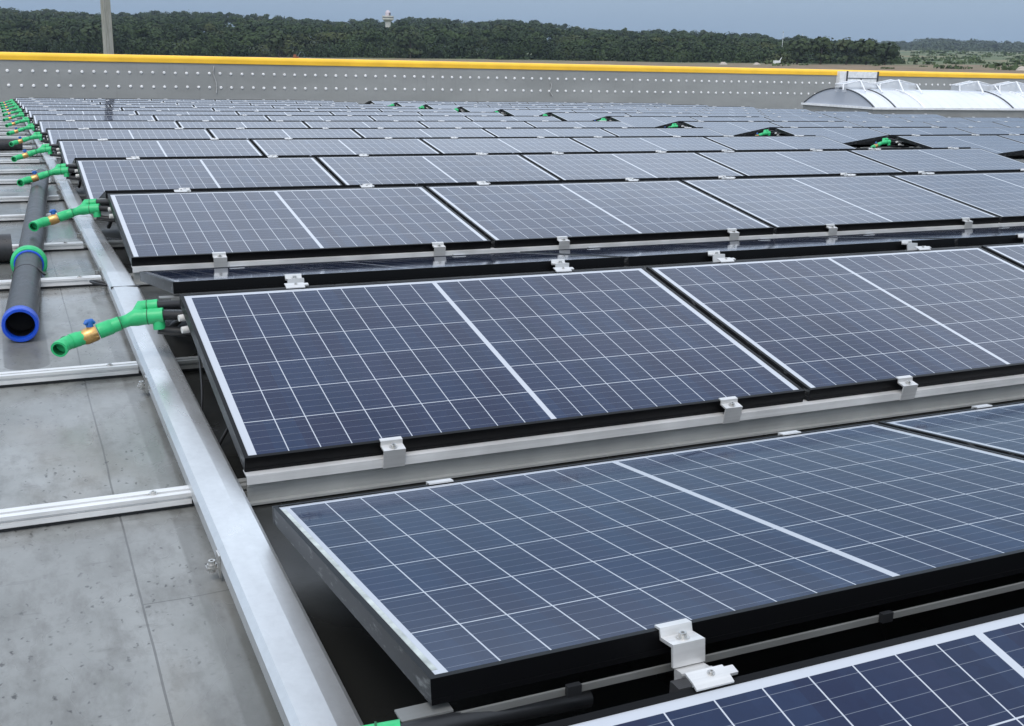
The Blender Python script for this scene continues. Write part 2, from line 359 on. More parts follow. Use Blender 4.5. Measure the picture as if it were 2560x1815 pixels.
# parapet wall with its yellow coping and two rows of white fastener caps
WY = 33.5
def wz(x): return .98 + .0025 * x      # top of the coping
wl = tag(empty('parapet_wall', (0, WY, -.54)), 'long grey parapet wall with a yellow coping along the far roof edge', 'parapet wall')
mb = MB(); nx = 30
mb.quads([(X0, 0, -8.5), (X1, 0, -8.5), (X1, 0, wz(X1) + .54 - .12), (X0, 0, wz(X0) + .54 - .12), (X0, .28, -8.5), (X1, .28, -8.5), (X1, .28, wz(X1) + .54 - .12), (X0, .28, wz(X0) + .54 - .12)],
         [(0, 1, 2, 3), (5, 4, 7, 6), (4, 0, 3, 7), (1, 5, 6, 2), (3, 2, 6, 7), (4, 5, 1, 0)])
mb.build('wall_panel', M['wall'], wl)
mb = MB(); prof = [(-.03, -.215)]
for k in range(9):
    q = math.pi * (1 - k / 8); prof.append((.11 + .14 * math.cos(q), -.10 + .10 * math.sin(q)))
prof.append((.25 + .06, -.215)); n = len(prof)
V = [(x, y, z + wz(x) + .54) for x in (X0, X1) for y, z in prof]
mb.quads(V, [(i, i + n, i + 1 + n, i + 1)[::-1] for i in range(n - 1)], 0, False)
mb.quads(V, [(n - 1, 2 * n - 1, n, 0)[::-1]])
mb.build('coping', M['yellow'], wl)
def cap_into(mb, x, z, r=.047):
    V = []; 
    for rr, d in ((1, 0), (1, .008), (.6, .022)):
        for k in range(8): V.append((x + r * rr * math.cos(k * math.pi / 4), -d, z + r * rr * math.sin(k * math.pi / 4)))
    F = []
    for a in range(2):
        for k in range(8): F.append((a * 8 + k, a * 8 + (k + 1) % 8, (a + 1) * 8 + (k + 1) % 8, (a + 1) * 8 + k))
    mb.quads(V, F, 0, True); mb.quads(V, [tuple(range(16, 24))])
rest = MB(); cap0 = MB(); cap_into(cap0, 0, 0); capme = cap0.mesh('fastener_cap'); capme.materials.append(M['cap_white'])
caps = []
for i in range(-6, 140):
    x = -.084 + .3345 * i
    for z0 in (.463, .048): caps.append((x + (rnd.random() - .5) * .02, z0 + .0022 * x + .54 + (rnd.random() - .5) * .012))
caps.sort(key=lambda c: (c[0] + .5) if c[0] > -1 else 900)
for i, (x, z) in enumerate(caps):
    if x < 40 and i < 98: link('fastener_cap', capme, wl, (x, 0, z))
    else: cap_into(rest, x, z)
tag(rest.build('fastener_caps', M['cap_white'], wl), kind='stuff')

# loose cords hanging on the wall
M['cord'] = plain('cord_grey', (.50, .50, .49), .5)
def cord(x, z0, z1, wig, label):
    mb = MB(); P = []
    for i in range(14):
        t = i / 13; P.append((x + wig * (math.sin(t * 7) * .03 + t * t * .06 * (1 if wig > 0 else -1)), WY - .035, z0 + (z1 - z0) * t))
    mb.tube(P, .015, 6); tag(mb.build('cord', M['cord']), label, 'cord')
cord(5.75, .70, -.10, -1, 'pale cord hanging down the grey wall, left of the two cords')
cord(17.35, .36, -.08, 1, 'shorter pale cord hanging on the grey wall, right of the two cords')

# ------------------------------------------------------------------ solar panels
P = 2.3994; TL = .1769; CT, STL = math.cos(TL), math.sin(TL); GR = .13; H0 = .12; LP = 1.70
def frame_mesh():
    mb = MB()
    prof = [(0, 0), (0, -.030), (-.0012, -.030), (-.0012, -.038), (.028, -.038), (.028, -.036), (.011, -.036), (.011, 0)]
    mb.prism_x(prof[::-1], 0, PL)
    mb.prism_x([(PW - y, z) for y, z in prof], 0, PL)
    for x0, x1, xe0, xe1 in ((.0004, .011, .0004, .028), (PL - .011, PL - .0004, PL - .028, PL - .0004)):
        mb.box(x0, x1, .0112, PW - .0112, -.038, -.0003)
    return mb.mesh('frame')
def glass_mesh():
    mb = MB(); mb.poly([(.011, .011, -.0022), (PL - .011, .011, -.0022), (PL - .011, PW - .011, -.0022), (.011, PW - .011, -.0022)], 0)
    mb.poly([(.011, .011, -.0075), (PL - .011, .011, -.0075), (PL - .011, PW - .011, -.0075), (.011, PW - .011, -.0075)][::-1], 1)
    return mb.mesh('glass')
FR = frame_mesh(); FR.materials.append(M['frame'])
GL = glass_mesh(); GL.materials.append(M['cells']); GL.materials.append(M['backsheet'])
def bolt_into(mb, y, z, r=.0062, h=.009):
    mb.tube([(0, y, z + h), (0, y, z)], r, 10, 0, True, .5)
    mb.tube([(0, y, z + .0018), (0, y, z)], r * 1.7, 12)
def low_clamp():
    mb = MB(); h = .029
    mb.prism_x([(.010, .0008), (.010, .0042), (-.004, .0042), (-.0065, -.007), (-.034, -.007), (-.034, -.058), (-.030, -.058), (-.030, -.0115), (-.0035, -.0115), (-.0015, .0008)][::-1], -h, h)
    return mb.mesh('clamp')
def ridge_clamp():
    mb = MB(); h = .028
    mb.prism_x([(.011, .0008), (.011, .0045), (-.004, .0045), (-.0065, -.009), (-.040, -.009), (-.040, -.045), (-.035, -.045), (-.035, -.0145), (-.0035, -.0145), (-.0015, .0008)][::-1], -h, h)
    mb.box(-.024, .026, -.056, -.036, -.085, -.047); mb.box(-.026, .028, -.060, -.056, -.050, -.046); mb.box(-.024, .026, -.0585, -.056, -.066, -.063)
    return mb.mesh('clamp')
def plate_clamp():
    mb = MB(); z0 = .0012
    mb.prism_x([(PW - .010, z0), (PW - .010, z0 + .003), (PW + .002, z0 + .0055), (PW + .022, z0 + .0055), (PW + .022, z0 + .0025), (PW + .003, z0 + .0025), (PW - .007, z0)][::-1], -.036, .026)
    mb.prism_x([(PW + .003, z0), (PW + .003, z0 + .005), (PW + .018, z0 + .005), (PW + .018, z0)][::-1], .0261, .041)
    mb.box(-.02, .02, PW + .014, PW + .019, -.07, z0 + .0024)
    return mb.mesh('clamp')
def tip_clamp():
    mb = MB(); mb.prism_x([(PW - .010, .0008), (PW - .010, .0042), (PW + .012, .0042), (PW + .012, -.05), (PW + .004, -.05), (PW + .004, .0008)][::-1], -.03, .03)
    return mb.mesh('clamp')
CL = {'low': low_clamp(), 'ridge': ridge_clamp(), 'plate': plate_clamp(), 'tip': tip_clamp()}
for c in CL.values(): c.materials.append(M['alu_clamp'])
def bolt_mesh(y, z, r=.0062):
    mb = MB(); bolt_into(mb, y, z, r, r * 1.4); me = mb.mesh('bolt'); me.materials.append(M['steel']); return me
BT = {'low': bolt_mesh(-.020, -.007), 'ridge': bolt_mesh(-.023, -.009), 'plate': bolt_mesh(PW + .011, .0067, .0034)}
BT['tip'] = None
LBL = MB(); LBL.box(.0125, .0215, .03, .965, -.0021, -.0016); LBLM = LBL.mesh('barcode_strip'); LBLM.materials.append(plain('strip_label', (.42, .46, .44), .5, 0, .3, 30))
def place_panel(kind, k, x0, label, group, clamp_x=(.37, 1.40), strip=False):
    if kind == 'front':
        a = (x0, k * P, zr(k * P) + H0); q = (x0, k * P + CT, zr(k * P + CT) + H0 + STL)
    else:
        y0 = k * P + CT + GR; a = (x0, y0, zr(y0) + H0 + STL + .006); q = (x0, y0 + CT, zr(y0 + CT) + H0 + .006)
    o = empty('solar_panel', a); o.rotation_euler = (math.atan2(q[2] - a[2], q[1] - a[1]) + (rnd.random() - .5) * .004, 0, (rnd.random() - .5) * .0012)
    tag(o, label, 'solar panel', group)
    link('frame', FR, o); link('glass', GL, o)
    for cx in clamp_x:
        for kd in (('low', 'plate') if kind == 'front' else ('ridge', 'tip')):
            xx = cx + (rnd.random() - .5) * (.04 if k > 1 else .004)
            if kd == 'plate': xx = (.362, 1.362)[cx > .8] + (rnd.random() - .5) * .02 if k >= 0 else cx
            c = link('clamp', CL[kd], o, (xx, 0, 0))
            if BT[kd]: link('bolt', BT[kd], c)
    if strip: link('barcode_strip', LBLM, o)
    return o
ROWN = lambda k: 'nearest' if k == -1 else ORD[k + 1]
def where(k): return 'the nearest row' if k == -1 else 'the %s row from the camera' % ORD[k + 1]
for k in range(-1, 13):
    nl = 4 if k < 1 else 5
    for i in range(nl):
        cx = {-1: (.282, 1.29), 0: (.312, 1.43), 1: (.235, 1.32)}.get(k, (.37, 1.40)) if i == 0 else (.335, 1.35)
        place_panel('front', k, i * LP, 'blue panel facing the camera, %s from the duct in the %s row' % (ORD[i], ROWN(k)), 'panels sloping towards the camera')
    for i in range(nl):
        place_panel('back', k, i * LP, 'panel tilted away behind the ridge of the %s row, %s from the duct' % (ROWN(k), ORD[i]), 'panels sloping away from the camera', (.392, 1.395), strip=(k == -1 and i == 0))
XR = 9.62
for k in range(2, 13):
    nr = {2: 1, 3: 2, 4: 3, 5: 5, 6: 7}.get(k, 6)
    for i in range(nr):
        x0 = XR + i * LP
        place_panel('front', k, x0, 'blue panel facing the camera, %s right of the dark aisle in the %s row' % (ORD[i], ROWN(k)), 'panels sloping towards the camera')
        if i < 2 or k > 9:
            place_panel('back', k, x0, 'panel tilted away behind the %s row ridge, %s right of the dark aisle' % (ROWN(k), ORD[i]), 'panels sloping away from the camera', (.39, 1.395))

# ------------------------------------------------------------------ rails
def rail_profile(mb, x0, x1, y, z):
    pr = [(0, 0), (0, .012), (.009, .012), (.009, .019), (0, .019), (0, .028), (.018, .028), (.018, .015), (.030, .015), (.030, .028), (.052, .028), (.052, 0)]
    mb.prism_x([(y + a, z + b) for a, b in pr][::-1], x0, x1)
RAILY = []
for k in range(-1, 13):
    for j, dy in ((0, .025), (1, 1.10)):
        RAILY.append((k, j, k * P + dy))
for k, j, y in RAILY:
    e = empty('roof_rail', (-.125, y, zr(y + .02)))
    tag(e, 'white roof rail left of the duct, level with the %s of the %s row' % (('low edge', 'ridge')[j], ROWN(k)), 'rail', 'rails on the roof left of the duct')
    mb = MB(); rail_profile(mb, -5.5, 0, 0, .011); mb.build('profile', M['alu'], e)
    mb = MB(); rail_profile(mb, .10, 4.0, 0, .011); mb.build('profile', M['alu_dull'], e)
    mb = MB(); mb.box(-5.5, 3.9, .008, .046, .0008, .0108); mb.build('shadow_strip', M['hose'], e)  # black strip added to draw the shadow gap below the rail
    if k < 5:
        mb = MB(); mb.tube([(-.085, .024, .046), (-.085, .024, .030)], .006, 8, 0, True, .5); mb.tube([(-.085, .024, .0415), (-.085, .024, .0385)], .011, 8); mb.build('bolt', M['steel'], e)
    if k < 8:
        mb = MB(); mb.box(.001, .03, .02, .036, .012, .017); mb.box(.022, .026, .008, .048, .003, .04); mb.tube([(.012, .028, .03), (.012, .028, .017)], .006, 8); mb.build('end_bracket', M['steel'], e)
# profiles below the panels: one under each low edge, one under each ridge
VP_ = [(-.012, .004), (-.020, .004), (-.020, .010), (-.004, .010), (-.004, .046), (-.0045, .048), (-.004, .050), (-.004, .066), (-.014, .066), (-.014, .074), (-.010, .078), (.030, .078), (.030, .072), (0, .072), (0, .004)]
for k in range(-1, 13):
    xe = 6.79 if k < 1 else 8.49
    e = empty('valley_profile', (0.0, k * P, zr(k * P)))
    tag(e, 'grey profile under the low panel edge of the %s row, duct side' % ROWN(k), 'rail', 'profiles under low panel edges')
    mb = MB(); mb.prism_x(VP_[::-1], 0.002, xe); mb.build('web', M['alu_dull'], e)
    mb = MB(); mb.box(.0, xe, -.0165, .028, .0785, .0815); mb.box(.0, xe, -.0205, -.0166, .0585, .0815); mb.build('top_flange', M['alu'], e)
    y = k * P + CT + .02; e = empty('ridge_profile', (0, y, zr(y)))
    tag(e, 'dull flat bar below the ridge gap of the %s row' % ROWN(k), 'rail', 'bars under the ridge gaps')
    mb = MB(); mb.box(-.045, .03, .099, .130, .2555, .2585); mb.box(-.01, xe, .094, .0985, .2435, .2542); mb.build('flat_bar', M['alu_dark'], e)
    if -1 < k < 4:
        mb = MB(); mb.tube([(.04, .10, .21), (.04, .55, .05)], .012, 6); mb.build('brace', M['hose'], e)
        mb = MB(); mb.tube([(.05, -.05, .21), (.05, -.52, .05)], .012, 6); mb.build('brace', M['hose'], e)
    if k < 1:
        for cx in (.20, .78, 1.25, 1.9, 2.5):
            mb = MB(); mb.box(cx, cx + .022, .084, .0935, .246, .262); mb.build('clip', M['hose'], e)
    if k < 3:
        for i in range(4 if k < 1 else 5):
            for cx in (.38, 1.39):
                mb = MB(); mb.box(i * LP + cx - .035, i * LP + cx - .008, .02, .044, .02, .262); mb.build('post', M['backsheet'], e)
    mb = MB(); mb.tube([(.09, -.02, .17), (xe, -.02, .17)], .016, 8); mb.tube([(.09, .13, .13), (xe, .13, .13)], .016, 8); mb.tube([(.09, .06, .10), (xe, .06, .10)], .02, 8); mb.build('hose_run', M['hose'], e)
for k in range(2, 13):
    xe = XR + {2: 1, 3: 2, 4: 3, 5: 5, 6: 7}.get(k, 6) * LP - .02
    e = empty('valley_profile', (XR, k * P, zr(k * P)))
    tag(e, 'grey profile under the low panel edge of the %s row, right of the aisle' % ROWN(k), 'rail', 'profiles under low panel edges')
    mb = MB(); mb.prism_x(VP_[::-1], 0, xe - XR); mb.build('web', M['alu_dull'], e)

# ------------------------------------------------------------------ galvanised cable duct
mid = [1.07, 2.05, 4.5, 6.9, 9.3, 11.7, 14.1, 16.5, 18.9, 21.3, 23.7, 26.1, 28.5, 31.0]
segs = [(-2.0, 2.075)] + [(2.05 + 2.4 * i, 4.475 + 2.4 * i) for i in range(12)]
def duct_x(y): return float(np.interp(y, [-2, 0, 2, 5, 9, 30], [-.124, -.124, -.116, -.106, -.075, .02]))
for i, (y0, y1) in enumerate(segs):
    mb = MB(); g = .0008 * i
    ya, yb = y0, y1 + (.02 if i else 0)
    w = .108 if i == 0 else .102
    def ring(y, lift):
        x = duct_x(y); z = zr(y); t = .064 + lift
        return [(x - .002, y, z + .03), (x - .002, y, z + t - .012), (x + .010, y, z + t), (x + w * (.62 + .12 * math.sin(y * 2.1)), y, z + t + .0005), (x + w - .008, y, z + t - .004), (x + w, y, z + t - .011), (x + w, y, z + .03)]
    cuts = sorted(set([ya, yb] + [c for c in KY if ya < c < yb]))
    lift = .009 if i == 0 else 0.0
    rings = [ring(y, lift - (.0 if i == 0 else .004 * (y - ya) / (yb - ya))) for y in cuts]
    for a, b2 in zip(rings, rings[1:]):
        for q in range(6): mb.poly([a[q], b2[q], b2[q + 1], a[q + 1]])
    mb.poly(rings[0]); mb.poly(rings[-1][::-1])
    e = tag(empty('cable_duct', (0, 0, 0)), ['long light grey galvanised duct cover nearest the camera', 'galvanised duct cover just beyond the long nearest one', 'third galvanised duct cover from the camera', 'fourth galvanised duct cover from the camera'][i] if i < 4 else '%s galvanised duct cover from the camera along the panel ends' % ORD[i], 'cable duct', 'duct covers along the panel ends')
    mb.build('cover', M['galv'], e)
    if i == 0:
        xj, zj = duct_x(y1), zr(y1); mb = MB(); mb.box(xj - .001, xj + w + .001, y1 + .0005, y1 + .007, zj + .03, zj + .074); mb.build('joint_gap_band', M['rib'], e)  # dark band added for the shaded gap where the covers meet
    mb = MB()
    for a, b2 in zip(rings, rings[1:]):
        s0, s1 = Vector(a[0]), Vector(b2[0])
        V = [(s0.x + .012, s0.y, zr(s0.y) + .004), (s1.x + .012, s1.y, zr(s1.y) + .004), (s1.x + .012, s1.y, s1.z + .012), (s0.x + .012, s0.y, s0.z + .012)]
        mb.poly(V[::-1]); 
        V2 = [(p[0] + w - .024, p[1], p[2]) for p in V]; mb.poly(V2)
    mb.build('tray', M['galv'], e)
    if i < 4:
        for yy in ((-.35, .9) if i == 0 else (y0 + .5, y0 + 1.75)):
            mb = MB(); x = duct_x(yy); z = zr(yy)
            mb.box(x - .030, x - .003, yy - .010, yy + .010, z + .03, z + .034); mb.box(x - .006, x - .0025, yy - .016, yy + .016, z + .012, z + .062)
            mb.tube([(x - .018, yy, z + .048), (x - .018, yy, z + .022)], .0075, 8, 0, True, .5); mb.tube([(x - .018, yy, z + .040), (x - .018, yy, z + .034)], .011, 6)
            mb.build('side_clip', M['steel'], e)

# ------------------------------------------------------------------ green pipe fittings
def bez(p0, p1, p2, n=8):
    return [tuple((1 - t) ** 2 * a + 2 * t * (1 - t) * b + t * t * c for a, b, c in zip(p0, p1, p2)) for t in [i / n for i in range(n + 1)]]
def make_fitting():
    root = empty('pipe_fitting', (0, 0, 0))
    o, e1 = Vector((-.362, -.012, .147)), Vector((-.330, .035, .148))
    br0, br1 = Vector((-.288, .040, .166)), Vector((-.246, .043, .180))
    c1, c2, c3 = Vector((-.243, .043, .181)), Vector((-.178, .047, .202)), Vector((-.152, .049, .209))
    mb = MB(); el_ = bez(o, tuple(Vector((-.345, .032, .157))), tuple(br0), 8)
    mb.tube([o, el_[1], el_[2]], [.0255, .0255, .0235], 20, 0, True, .74, 1)
    mb.tube(el_[2:], .0222, 18); mb.tube([el_[5], el_[6], el_[7]], .0236, 18)
    mb.build('elbow', [M['green'], M['green_in']], root)
    mb = MB(); mb.tube([br0 - Vector((.002, 0, 0)), br0 + (br1 - br0) * .15, br0 + (br1 - br0) * .85, br1], [.0235, .0262, .0262, .0235], 6); mb.tube([br0 + (br1 - br0) * .5, br0 + (br1 - br0) * .5 + Vector((0, 0, .034))], .010, 10)
    v = mb.build('valve_body', M['brass'], root)
    hc = br0 + (br1 - br0) * .5 + Vector((0, 0, .034)); mb = MB()
    mb.tube([hc - Vector((0, 0, .008)), hc + Vector((0, 0, .010))], [.011, .009], 10)
    mb.tube([hc + Vector((-.015, -.006, .001)), hc + Vector((-.008, -.003, .008)), hc + Vector((.007, .003, .009)), hc + Vector((.015, .006, .001))], [.005, .0085, .0085, .005], 6)
    mb.build('handle', M['blue_handle'], v)
    mb = MB(); mb.tube([c1, c1 + (c2 - c1) * .62, c1 + (c2 - c1) * .64], [.0240, .0240, .0222], 18); mb.tube([c1 + (c2 - c1) * .64, c2], .0222, 18)
    mb.tube([c2, c2 + Vector((.001, 0, 0)), c3], [.0222, .0198, .0198], 18); mb.build('coupling', M['green'], root)
    mb = MB(); j = Vector((-.128, .050, .216)); lo, up = Vector((-.047, .028, .222)), Vector((-.058, .062, .247))
    mb.tube([c3, j, j + (lo - j) * .3], [.0200, .0275, .0250], 18); mb.tube([j, j + (lo - j) * .5, lo], .0250, 18)
    ua = up + (j - lo) * .62; mb.tube([j, ua, up], [.0225, .0215, .0212], 18)
    s0 = j + (lo - j) * .80; mb.tube([s0, s0 + Vector((.002, -.006, -.042))], .0190, 14)
    rb = mb.build('branch_piece', M['green'], root)
    for q, dq, rq in ((j + (lo - j) * .42, lo - j, .0258), (ua + (up - ua) * .35, up - ua, .0222), (c2 - Vector((.001, 0, 0)), c3 - c2, .0226)):
        mb = MB(); mb.tube([q, q + dq.normalized() * .003], rq, 18); mb.build('weld_ring', M['green_in'], rb)
    for p0, p2, sag in ((lo, Vector((.25, .0, .205)), -.005), (up, Vector((.25, .105, .205)), .004), (s0 + Vector((.002, -.006, -.042)), Vector((.22, -.03, .165)), -.02)):
        mb = MB(); d = Vector((.06, 0, sag)); mb.tube(bez(tuple(p0 - Vector((.004, 0, 0))), tuple(p0 + d), tuple(p2), 8), [.0155] + [.0145] * 8, 12); mb.build('hose', M['hose'], root)
    for p0 in (Vector((-.004, -.035, .224)), Vector((-.003, -.080, .196))):
        mb = MB(); mb.tube([p0 + Vector((-.006, -.003, 0)), p0 + Vector((.014, 0, .001))], [.0105, .0115], 10); mb.tube([p0 + Vector((.012, 0, 0)), p0 + Vector((.10, .02, -.01))], .009, 8); mb.build('end_plug', M['white_plastic'], root)
    return root
fit0 = make_fitting(); first = True
for k in range(-1, 13):
    y = k * P + CT; o = fit0 if first else copy_tree(fit0); first = False
    dy = .045 if k == -1 else 0
    o.location = ((.008 if k == -1 else 0) + (rnd.random() - .5) * .02 * (k > 0), y + dy, zr(y)); o.rotation_euler = (0, (rnd.random() - .5) * .05 * (k > 0), (rnd.random() - .5) * .10 * (k > 0))
    tag(o, 'green fitting with brass valve over the duct at the %s row' % ROWN(k), 'pipe fitting', 'green fittings beside the metal duct')
for k in range(2, 12):
    y = k * P + CT; o = copy_tree(fit0); o.location = (XR - .02, y, zr(y)); o.rotation_euler = (0, (rnd.random() - .5) * .1, (rnd.random() - .5) * .2)
    tag(o, 'green fitting in the dark aisle gap at the %s row' % ROWN(k), 'pipe fitting', 'green fittings in the aisle gaps')

# thin black cables under the first panels
def cable(pts, r, label):
    mb = MB(); Q = []
    for a, b2, c in zip(pts[::2], pts[1::2], pts[2::2]): Q += bez(a, b2, c, 8)
    mb.tube(Q, r, 7); tag(mb.build('cable', M['hose']), label, 'cable')
z0 = zr(2.3)
cable([(-.03, 2.25, z0 + .03), (-.16, 2.20, z0 + .05), (-.175, 2.32, z0 + .045), (-.18, 2.40, z0 + .04), (-.04, 2.30, z0 + .02)], .006, 'black cable looped over a white rail end beside the duct')
cable([(.03, .86, .20), (.02, .70, .10), (-.005, .62, .05), (-.02, .58, .02), (.05, .5, .012)], .004, 'thin black cable hanging from a white plug below the large panel')
cable([(.16, .60, .18), (.10, .50, .09), (.03, .42, .05), (.01, .40, .03), (-.01, .36, .02)], .005, 'black cable trailing on the roof under the large panel edge')

# ------------------------------------------------------------------ black pipes lying on the roof
def big_pipe(p0, p1, r, label, cap=None, collar=None, tie=None):
    e = empty('black_pipe', p0); tag(e, label, 'pipe'); D = Vector(p1) - Vector(p0); L = D.length; d = D / L
    n = 18; mb = MB(); mb.tube([D * (i / n) for i in range(n + 1)], r, 28, 0, True, .86, 1); mb.build('tube', [M['pipe'], M['dark_in']], e)
    if cap:
        mb = MB(); mb.tube([-d * .012, -d * .004, d * .045, d * .052], [r * 1.04, r * 1.09, r * 1.09, r * 1.03], 32, 0, False)
        mb.tube([d * .03, -d * .008, -d * .012], [r * .85, r * .85, r * .88], 32, 0, False); mb.tube([-d * .012, -d * .0121], [r * .88, r * 1.04], 32, 0, False); mb.build('cap_ring', M['blue'], e)
    if collar:
        mb = MB(); mb.tube([d * (collar - .003), d * collar, d * (collar + .060), d * (collar + .07)], [r * 1.06, r * 1.13, r * 1.13, r * 1.04], 32); mb.build('inner_ring', M['blue'], e)
        mb = MB(); mb.tube([d * (collar + .004), d * (collar + .012), d * (collar + .058), d * (collar + .066)], [r * 1.22, r * 1.38, r * 1.38, r * 1.22], 32); mb.build('collar', M['green'], e)
    if tie:
        mb = MB(); mb.tube([d * tie, d * (tie + .008)], r * 1.02, 28); mb.tube([d * tie + Vector((r * .8, 0, r * .65)), d * tie + Vector((r * 1.25, -.05, r * .3))], .005, 6); mb.build('strap', M['hose'], e)
rp = .0566
big_pipe((-.461, 1.62, zr(1.62) + rp + .006), (-.195, 7.0, zr(7.0) + rp + .03), rp, 'long black pipe with a blue open end and a green collar', cap=True, collar=1.27, tie=.93)
big_pipe((-.462, 3.20, zr(3.2) + .07), (-4.0, 3.1, zr(3.1) + .07), .069, 'black pipe end lying crosswise left of the long capped pipe')
big_pipe((-.235, 11.9, zr(11.9) + .07), (-4.0, 11.6, zr(11.6) + .07), .069, 'distant black pipe end lying crosswise among the far green fittings')

# ------------------------------------------------------------------ barrel skylight
SX, SX1, SY0, SY1, SZ = 23.9, 50.0, 24.45, 27.80, -.055
sk = tag(empty('barrel_skylight', (SX, SY0, zr(26))), 'long white barrel vault skylight on a grey curb in front of the wall', 'skylight')
oz = -zr(26)
def arc(n=20, dr=0.0):
    w = (SY1 - SY0) / 2; h = .535; rad = (w * w + h * h) / (2 * h); cz_ = SZ + h - rad; a = math.asin(w / rad)
    return [(w + (rad + dr) * math.sin(-a + 2 * a * i / n), cz_ + (rad + dr) * math.cos(-a + 2 * a * i / n) + oz) for i in range(n + 1)]
mb = MB(); mb.box(0, SX1 - SX, 0, SY1 - SY0, -.35, SZ + oz - .03); mb.build('curb', M['curb'], sk)
mb = MB(); mb.box(-.05, SX1 - SX + .05, -.05, .03, SZ + oz - .035, SZ + oz + .03); mb.box(-.05, SX1 - SX + .05, SY1 - SY0 - .03, SY1 - SY0 + .05, SZ + oz - .035, SZ + oz + .03); mb.box(-.05, .03, .0301, SY1 - SY0 - .0301, SZ + oz - .035, SZ + oz + .03); mb.build('base_trim', M['white_metal'], sk)
A = arc(); mb = MB(); n = len(A)
V = [(x, y, z) for x in (.02, SX1 - SX) for y, z in A]
mb.quads(V, [(i, i + 1, i + 1 + n, i + n) for i in range(n - 1)], 0, True); mb.build('glazing', M['opal'], sk)
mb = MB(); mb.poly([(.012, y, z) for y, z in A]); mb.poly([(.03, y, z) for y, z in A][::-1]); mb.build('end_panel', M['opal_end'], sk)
def rib(x, w, mat):
    a, b2 = arc(20, .012), arc(20, .030); mb = MB()
    for i in range(20):
        for (u0, u1) in ((b2, b2),): mb.quads([(x, *b2[i]), (x, *b2[i + 1]), (x + w, *b2[i + 1]), (x + w, *b2[i])], [(0, 1, 2, 3)], 0, True)
        mb.quads([(x, *A[i]), (x, *A[i + 1]), (x, *b2[i + 1]), (x, *b2[i]), (x + w, *A[i]), (x + w, *A[i + 1]), (x + w, *b2[i + 1]), (x + w, *b2[i])], [(0, 3, 2, 1), (4, 5, 6, 7)])
    mb.build('rib', mat, sk)
for x, w, m in [(-.005, .05, 'rib'), (.86, .035, 'rib'), (2.0, .09, 'white_metal'), (5.85, .04, 'rib'), (7.0, .09, 'white_metal'), (11, .04, 'rib'), (16, .05, 'rib')]: rib(x, w, M[m])
B2 = arc(20, .004)
mb = MB()
for x in np.arange(.3, 9.5, .42):
    for i in range(20): mb.quads([(x, *B2[i]), (x, *B2[i + 1]), (x + .010, *B2[i + 1]), (x + .010, *B2[i])], [(0, 1, 2, 3)], 0, True)
mb.build('sheet_joints', plain('joint_grey', (.58, .60, .63), .4), sk)
def vent(x0, x1, y0, y1, zl, zp):
    xm = (x0 + x1) / 2; e = empty('roof_vent'); e.parent = sk
    o = Vector((SX, SY0, zr(26)))
    def L(x, y, z): return Vector((x, y, z)) - o
    mb = MB(); t = .018; zb_ = SZ + .44
    for a, b2 in (((x0, zl), (xm, zp)), ((xm, zp), (x1, zl))):
        V = [L(a[0], y0, a[1]), L(b2[0], y0, b2[1]), L(b2[0], y1, b2[1]), L(a[0], y1, a[1])]
        mb.poly(V); mb.poly([v - Vector((0, 0, t)) for v in V][::-1])
    for y in (y0 + .01, y1 - .01): mb.poly([L(x0, y, zb_), L(x1, y, zb_), L(x1, y, zl - t), L(xm, y, zp - t), L(x0, y, zl - t)])
    mb.build('flap', M['clear'], e)
    mb = MB(); mb.tube([L(x0, y0, zl), L(xm, y0, zp), L(x1, y0, zl), L(x1, y1, zl), L(xm, y1, zp), L(x0, y1, zl), L(x0, y0, zl)], .013, 6, 0, False); mb.build('flap_frame', M['white_metal'], e)
    for p0, p1, r in ((L(xm, y0, zp), L(xm - .20, y0 - .5, SZ + .47), .024), (L(x1, y0, zl), L(x1 - .22, y0 - .5, SZ + .45), .024), (L(x0 + .02, y0, zl), L(x0 - .04, y0 - .1, SZ + .5), .020)):
        mb = MB(); mb.tube([p0, p1], r, 6); mb.build('strut', M['white_metal'], e)
vent(23.72, 25.12, 25.75, 26.1, .615, .745); vent(25.2, 26.75, 25.75, 26.1, .655, .785); vent(28.6, 30.2, 25.75, 26.1, .655, .795); vent(30.4, 31.95, 25.75, 26.1, .675, .80)

# white metal cover over the coping
e = tag(empty('coping_cover', (30.3, WY, .3)), 'white sheet metal cover boxed over the yellow coping behind the skylight', 'metal cover')
mb = MB(); mb.box(-.28, 1.62, -.20, -.17, .10, .68); mb.box(-.28, 1.62, -.20, .40, .681, .70); mb.box(-.30, -.281, -.20, .40, .06, .70); mb.box(1.621, 1.64, -.20, .40, .06, .70); mb.build('sheet', M['white_metal'], e)
mb = MB(); mb.box(.02, .075, -.235, -.2005, .05, .72); mb.box(1.58, 1.64, -.235, -.2005, .05, .72); mb.box(.08, 1.575, -.215, -.2005, .43, .455); mb.tube([(.75, -.22, .44), (.82, -.22, .30)], .02, 6); mb.build('post', M['rib'], e)

